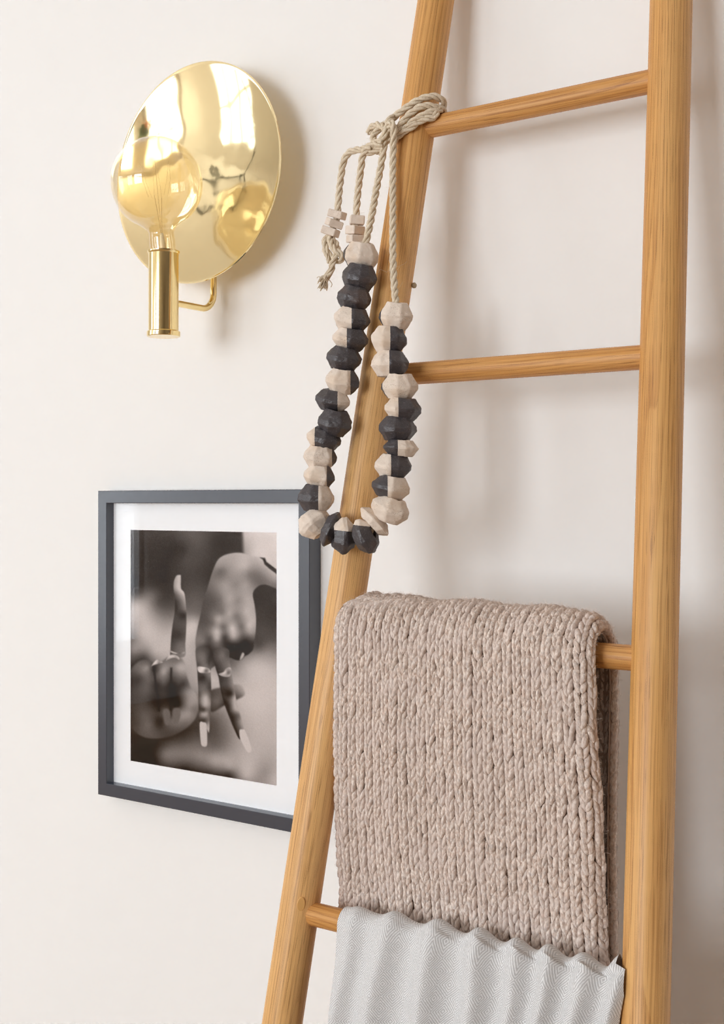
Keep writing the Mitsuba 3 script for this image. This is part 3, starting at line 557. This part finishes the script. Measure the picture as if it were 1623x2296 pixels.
def knit(u, v, h=0.0):
    """u from the left edge of the flat part (0..KW, beyond it the edges roll under), v along the cloth, h above the surface"""
    u, v, h = np.broadcast_arrays(np.asarray(u, float), v, h)
    y = np.interp(v, PS, path[:, 1]); z = np.interp(v, PS, path[:, 2])
    ty, tz = np.interp(v, PS, PTN[:, 1]), np.interp(v, PS, PTN[:, 2]); L = np.hypot(ty, tz); ty, tz = ty / L, tz / L
    ny, nz = -tz, ty                                           # outward
    vf = v / PS[-1]
    wob = .0045 * (meshkit.noise(np.stack([u * 14, v * 7, u * 0], -1), 3) - .5) + .0016 * np.sin(u * 70 + v * 6)
    drop = -.006 * np.clip((u - KW * .5) / KW, -1, 1) * np.exp(-((v - PS[-1] * .5) / .12) ** 2)
    s = np.where(u < 0, -u, np.where(u > KW, u - KW, 0)); sg = np.where(u < 0, -1.0, 1.0); er = np.where(u < 0, ER2, ERR)
    a = np.minimum(s / er, np.where(u < 0, 2.8, 1.9))
    x = XL + ER2 + np.clip(u, 0, KW) + sg * (er + h) * np.sin(a) * (s > 0)
    dep = np.where(s > 0, er * (np.cos(a) - 1) + h * np.cos(a), h) + wob
    tx = np.clip((x - XL) / (XR - XL), 0, 1)
    x = x + (1.0 - np.clip(z, .42, 1.05)) * (-.010 * (1 - tx) + .034 * tx ** 1.3) + .0022 * np.sin(z * 21) * (1 - tx) + .004 * (meshkit.noise(np.stack([v * 9, v * 0, v * 0], -1), 8) - .5)
    yy = y + ny * dep
    q = np.clip((yy + .2235) / .016, 0, 1); x = x + .014 * q * q * (3 - 2 * q) * np.clip((-.70 - x) / .1, 0, 1) * np.clip((z - .86) / .06, 0, 1)
    zz = z + nz * dep + drop
    for (a_, b_), sg_ in (((L0, L1), 1), ((R0, R1), -1)):        # the cloth lies against the poles, not in them
        t_ = (zz - a_[2]) / (b_[2] - a_[2]); cx, cy = a_[0] + t_ * (b_[0] - a_[0]), a_[1] + t_ * (b_[1] - a_[1])
        lim = cx + sg_ * (np.sqrt(np.clip((SR + .002) ** 2 - (yy - cy) ** 2, 0, None)) + .001)
        x = np.where(np.abs(yy - cy) < SR + .002, np.maximum(x * sg_, lim * sg_) * sg_, x)
    return np.stack([x, yy, zz], -1)
cw, rh = .01130, .01060
ncol = int(round((KW + ER2 * 2.8 + ERR * 1.9) / cw)); u0 = -ER2 * 2.8
us = np.linspace(u0 - .004, u0 + ncol * cw + .004, 90); vs = np.linspace(0, PS[-1], 150)
UU, VV = np.meshgrid(us, vs, indexing='ij')
core = knit(UU, VV, -.0016).reshape(-1, 3)
add('inner_cloth', (core, grid_faces(len(us), len(vs))), 'wool_core', kb, smooth=True)
# the stitches: two slanted legs each, column by column
ks, kl = 7, 7
tt = np.linspace(-1, 1, kl); ang = np.linspace(0, 2 * np.pi, ks, endpoint=False)
prof = np.sqrt(np.clip(1 - np.abs(tt) ** 2.6, 0, 1)); prof[[0, -1]] = .12
nrow = int(PS[-1] / rh)
cc, rw, sd = np.meshgrid(np.arange(ncol), np.arange(nrow), (-1, 1), indexing='ij'); cc, rw, sd = cc.ravel(), rw.ravel(), sd.ravel()
M_ = len(cc)
colj = rng.normal(0, .0002, ncol)[cc]; ph = rng.uniform(-.5, .5, ncol)[cc]
uc = u0 + (cc + .5) * cw + colj + sd * cw * .222 + rng.normal(0, .00035, M_)
vc = (rw + .5 + ph) * rh + rng.normal(0, .0006, M_)
vfr = vc / PS[-1]
sl = np.where(vc < PS[-1] * .5, 1, 1) * sd * (.19 + rng.normal(0, .06, M_))
ln = rh * (.86 + rng.normal(0, .07, M_)); wd = cw * (.265 + rng.normal(0, .022, M_)); hd = cw * (.36 + rng.normal(0, .035, M_))
TT, AA = np.meshgrid(tt, ang, indexing='ij')
pu = prof[:, None] * np.cos(AA); phh = prof[:, None] * np.sin(AA)
Ul = uc[:, None, None] + wd[:, None, None] * pu[None] + sl[:, None, None] * ln[:, None, None] * TT[None]
Vl = vc[:, None, None] + ln[:, None, None] * TT[None] - 0 * Ul
Hl = hd[:, None, None] * phh[None] + (.0012 - .0011 * TT[None]) + rng.normal(0, .0005, M_)[:, None, None]
KV = knit(Ul, Vl, Hl)
KV = KV.reshape(-1, 3)
i, j = np.meshgrid(np.arange(kl - 1), np.arange(ks), indexing='ij'); q0 = (i * ks + j).ravel(); q1 = (i * ks + (j + 1) % ks).ravel()
Fl = np.vstack([np.stack([q0, q1, q1 + ks], 1), np.stack([q0, q1 + ks, q0 + ks], 1)])
KF = (Fl[None] + (np.arange(M_) * kl * ks)[:, None, None]).reshape(-1, 3)
add('stitches', (KV, KF), 'wool', kb, smooth=True, kind='stuff')
# loose wool hairs
nf = 80000
fu = rng.uniform(u0, u0 + ncol * cw, nf); fv = rng.uniform(0, PS[-1] * .78, nf); 
P0 = knit(fu, fv, .002); dv = rng.normal(0, .0028, (nf, 2)); hh = np.abs(rng.normal(.0012, .0016, nf))
P1 = knit(fu + dv[:, 0] * .6, fv + dv[:, 1] * .6, .0040 + hh); P2 = knit(fu + dv[:, 0] * 1.3 + rng.normal(0, .001, nf), fv + dv[:, 1] * 1.3, .0035 + hh * rng.uniform(.6, 1.7, nf))
sdv = rng.normal(0, 1, (nf, 3)); sdv /= np.linalg.norm(sdv, axis=1, keepdims=True); wdt = .000085
keep = ~((np.minimum(P0[:, 2], P2[:, 2]) < .722) & (P0[:, 1] < -.205)); nf = int(keep.sum()); P0, P1, P2, sdv = P0[keep], P1[keep], P2[keep], sdv[keep]   # none pokes through the throw
FV = np.stack([P0 - sdv * wdt, P0 + sdv * wdt, P1 - sdv * wdt, P1 + sdv * wdt, P2], 1).reshape(-1, 3)
FF = (np.array([[0, 1, 3], [0, 3, 2], [2, 3, 4]])[None] + (np.arange(nf) * 5)[:, None, None]).reshape(-1, 3)
add('wool_hairs', (FV, FF), 'wool_fibre', kb, smooth=False, kind='stuff')

# ------------------------------------------------------------------ grey woven throw over the fourth rung
tb = on_line(L0, L1, .690); ty_, tz_ = tb[1], tb[2]
TRR = RR + .0035
tp = [(ty_ - TRR - .0008, .43), (ty_ - TRR - .001, .50), (ty_ - TRR - .0005, .62), (ty_ - TRR, .68)] + [(ty_ - TRR * math.cos(t), tz_ + TRR * math.sin(t)) for t in np.linspace(.1, np.pi - .1, 14)] + [(ty_ + TRR - .0012, .68), (ty_ + TRR - .0022, .60), (ty_ + TRR - .0022, .43)]
tp = spline(np.array([(0, y, z) for y, z in tp]), 10)
TS = np.r_[0, np.cumsum(np.linalg.norm(np.diff(tp, axis=0), axis=1))]
TTN = np.gradient(tp, axis=0); TTN /= np.linalg.norm(TTN, axis=1, keepdims=True)
nu, nv = 420, 300
UX, VX_ = np.meshgrid(np.linspace(0, 1, nu), np.linspace(0, TS[-1], nv), indexing='ij')
y = np.interp(VX_, TS, tp[:, 1]); z = np.interp(VX_, TS, tp[:, 2]); tyy, tzz = np.interp(VX_, TS, TTN[:, 1]), np.interp(VX_, TS, TTN[:, 2])
top = TS[np.argmax(tp[:, 2])]
below = np.clip(top - VX_, 0, None)                            # metres down the front
fold = np.zeros_like(UX)
for uc_, wd_, am in ((.055, .040, .4), (.20, .052, .75), (.385, .055, 1.0), (.545, .050, 1.05), (.665, .042, .9), (.765, .038, 1.0), (.875, .045, .95), (.985, .03, .8)):
    cu = uc_ - .35 * below * (.6 + .5 * uc_) + .012 * np.sin(below * 30 + uc_ * 9)
    fold += am * np.exp(-((UX - cu) / (wd_ * .88 * (1 + 1.0 * below))) ** 2)
front = np.clip((top - VX_) / .022 + .72, 0, 1); front = front * front * (3 - 2 * front)
hgt = (.0108 + .085 * np.clip(below, 0, .16)) * fold * front * 1.25 + .0012 * (meshkit.fbm(np.stack([UX * 14, VX_ * 30, UX * 0], -1), 3, 5) - .5) * front
edge = np.clip((UX - .965) / .035, 0, 1)
xl, xr = -.7755, np.where(y < ty_ - .010, -.4430, -.4530)
X = xl + (xr - xl) * UX + .0025 * np.sin(below * 26 + 1.0) * (1 - UX) + .0015 * np.sin(below * 40) * UX
Yv = y - tzz * hgt; Zv = z + tyy * hgt * 1.0 + .010 * edge ** 2 * np.exp(-(below / .03) ** 2) * front
t_ = (Zv - R0[2]) / (R1[2] - R0[2]); cx, cy = R0[0] + t_ * (R1[0] - R0[0]), R0[1] + t_ * (R1[1] - R0[1])
X = np.where(np.abs(Yv - cy) < SR + .0015, np.minimum(X, cx - np.sqrt(np.clip((SR + .0015) ** 2 - (Yv - cy) ** 2, 0, None)) - .0008), X)
th = np.stack([X, Yv, Zv], -1)
du = np.r_[np.zeros((1, nv)), np.cumsum(np.linalg.norm(np.diff(th, axis=0), axis=2), axis=0)]
tuv = np.stack([du * .985, VX_ * 1.0], -1).reshape(-1, 2)
add('woven_throw', (th.reshape(-1, 3), grid_faces(nu, nv)), 'throw_weave', None, smooth=True, uv=tuv, label='light grey diamond-weave throw draped over the lower rung in soft folds', category='throw blanket')

# ------------------------------------------------------------------ greenery by the windows, seen mirrored in the brass dish
scene['vine_leaf'] = diffuse((.035, .040, .022)); scene['blossom'] = diffuse((.72, .26, .06)); scene['pot'] = princ((.45, .30, .22), .6); scene['leaf'] = diffuse((.06, .11, .035))
vn = 'trailing_vine'
tag(vn, 'dark trailing vine hung from the ceiling beside the side window, mirrored in the brass dish', 'vine')
VP = [[(-4.36, -2.02, 1.62), (-4.36, -1.92, 1.86), (-4.36, -1.83, 2.04), (-4.36, -1.80, 2.18), (-4.36, -1.79, 2.33), (-4.36, -1.76, 2.48), (-4.36, -1.80, 2.60), (-4.33, -1.92, 2.74)],
      [(-4.33, -1.92, 2.74), (-4.24, -2.16, 2.80), (-4.19, -2.60, 2.82), (-4.19, -2.98, 2.83), (-4.22, -3.36, 2.83), (-4.28, -3.62, 2.84)],
      [(-4.33, -1.92, 2.74), (-4.16, -1.86, 2.80), (-3.90, -1.80, 2.82), (-3.72, -2.00, 2.83), (-3.60, -2.24, 2.83), (-3.50, -2.45, 2.83), (-3.36, -2.52, 2.84)]]
for k, P in enumerate(VP):
    S, _ = resample(spline(P, 12), .03); S = S + rng.normal(0, .008, S.shape) * np.linspace(0, 1, len(S))[:, None].clip(0, 1)
    add('stem', tube(S, .011, 8)[0], 'vine_leaf', vn, smooth=True)
    for i in range(3, len(S) - 1, 3):
        big = 1.0 + 1.1 * (meshkit.noise(np.array([[i * .35, k * 7.0, 1.0]]))[0] > .55)
        m = trimesh.creation.icosphere(1, .03 * big); m.apply_scale([.5, 1.0, .35]); m.apply_transform(trimesh.transformations.rotation_matrix(rng.uniform(0, 6), [1, .2, 0])); m.apply_translation(S[i] + rng.normal(0, .012, 3))
        add('leaf', m, 'vine_leaf', vn, smooth=True)
pp = 'potted_plant'
tag(pp, 'tall potted shrub with orange blossoms between the far windows, mirrored in the brass dish', 'potted plant')
PO = np.array([-2.85, -5.45, 0])
add('pot', lathe([(1e-4, 0), (.16, 0), (.20, .34), (.215, .34), (.215, .37), (.19, .37), (.185, .31), (1e-4, .31)], 40, PO), 'pot', pp, smooth=30)
add('trunk', cat([trimesh.Trimesh(*tube(spline([PO + (0, 0, .3), PO + (.02 * k, .02, .7), PO + (.09 * (k - 1), .03 * k, 1.35)], 8), .012, 8)[0], process=False) for k in range(3)]), 'vine_leaf', pp, smooth=True)
def blobs(n, c, sp, r0, r1):
    ms = []
    for _ in range(n):
        m = trimesh.creation.icosphere(1, rng.uniform(r0, r1)); m.apply_scale([1, 1, .7]); m.apply_translation(c + rng.normal(0, 1, 3) * sp); ms.append(m)
    return cat(ms)
add('foliage', blobs(90, PO + (.08, 0, 1.62), np.array([.12, .10, .12]), .02, .05), 'leaf', pp, smooth=True, kind='stuff')
add('blossoms', blobs(60, PO + (-.10, .04, 1.46), np.array([.13, .06, .09]), .02, .045), 'blossom', pp, smooth=True, kind='stuff')
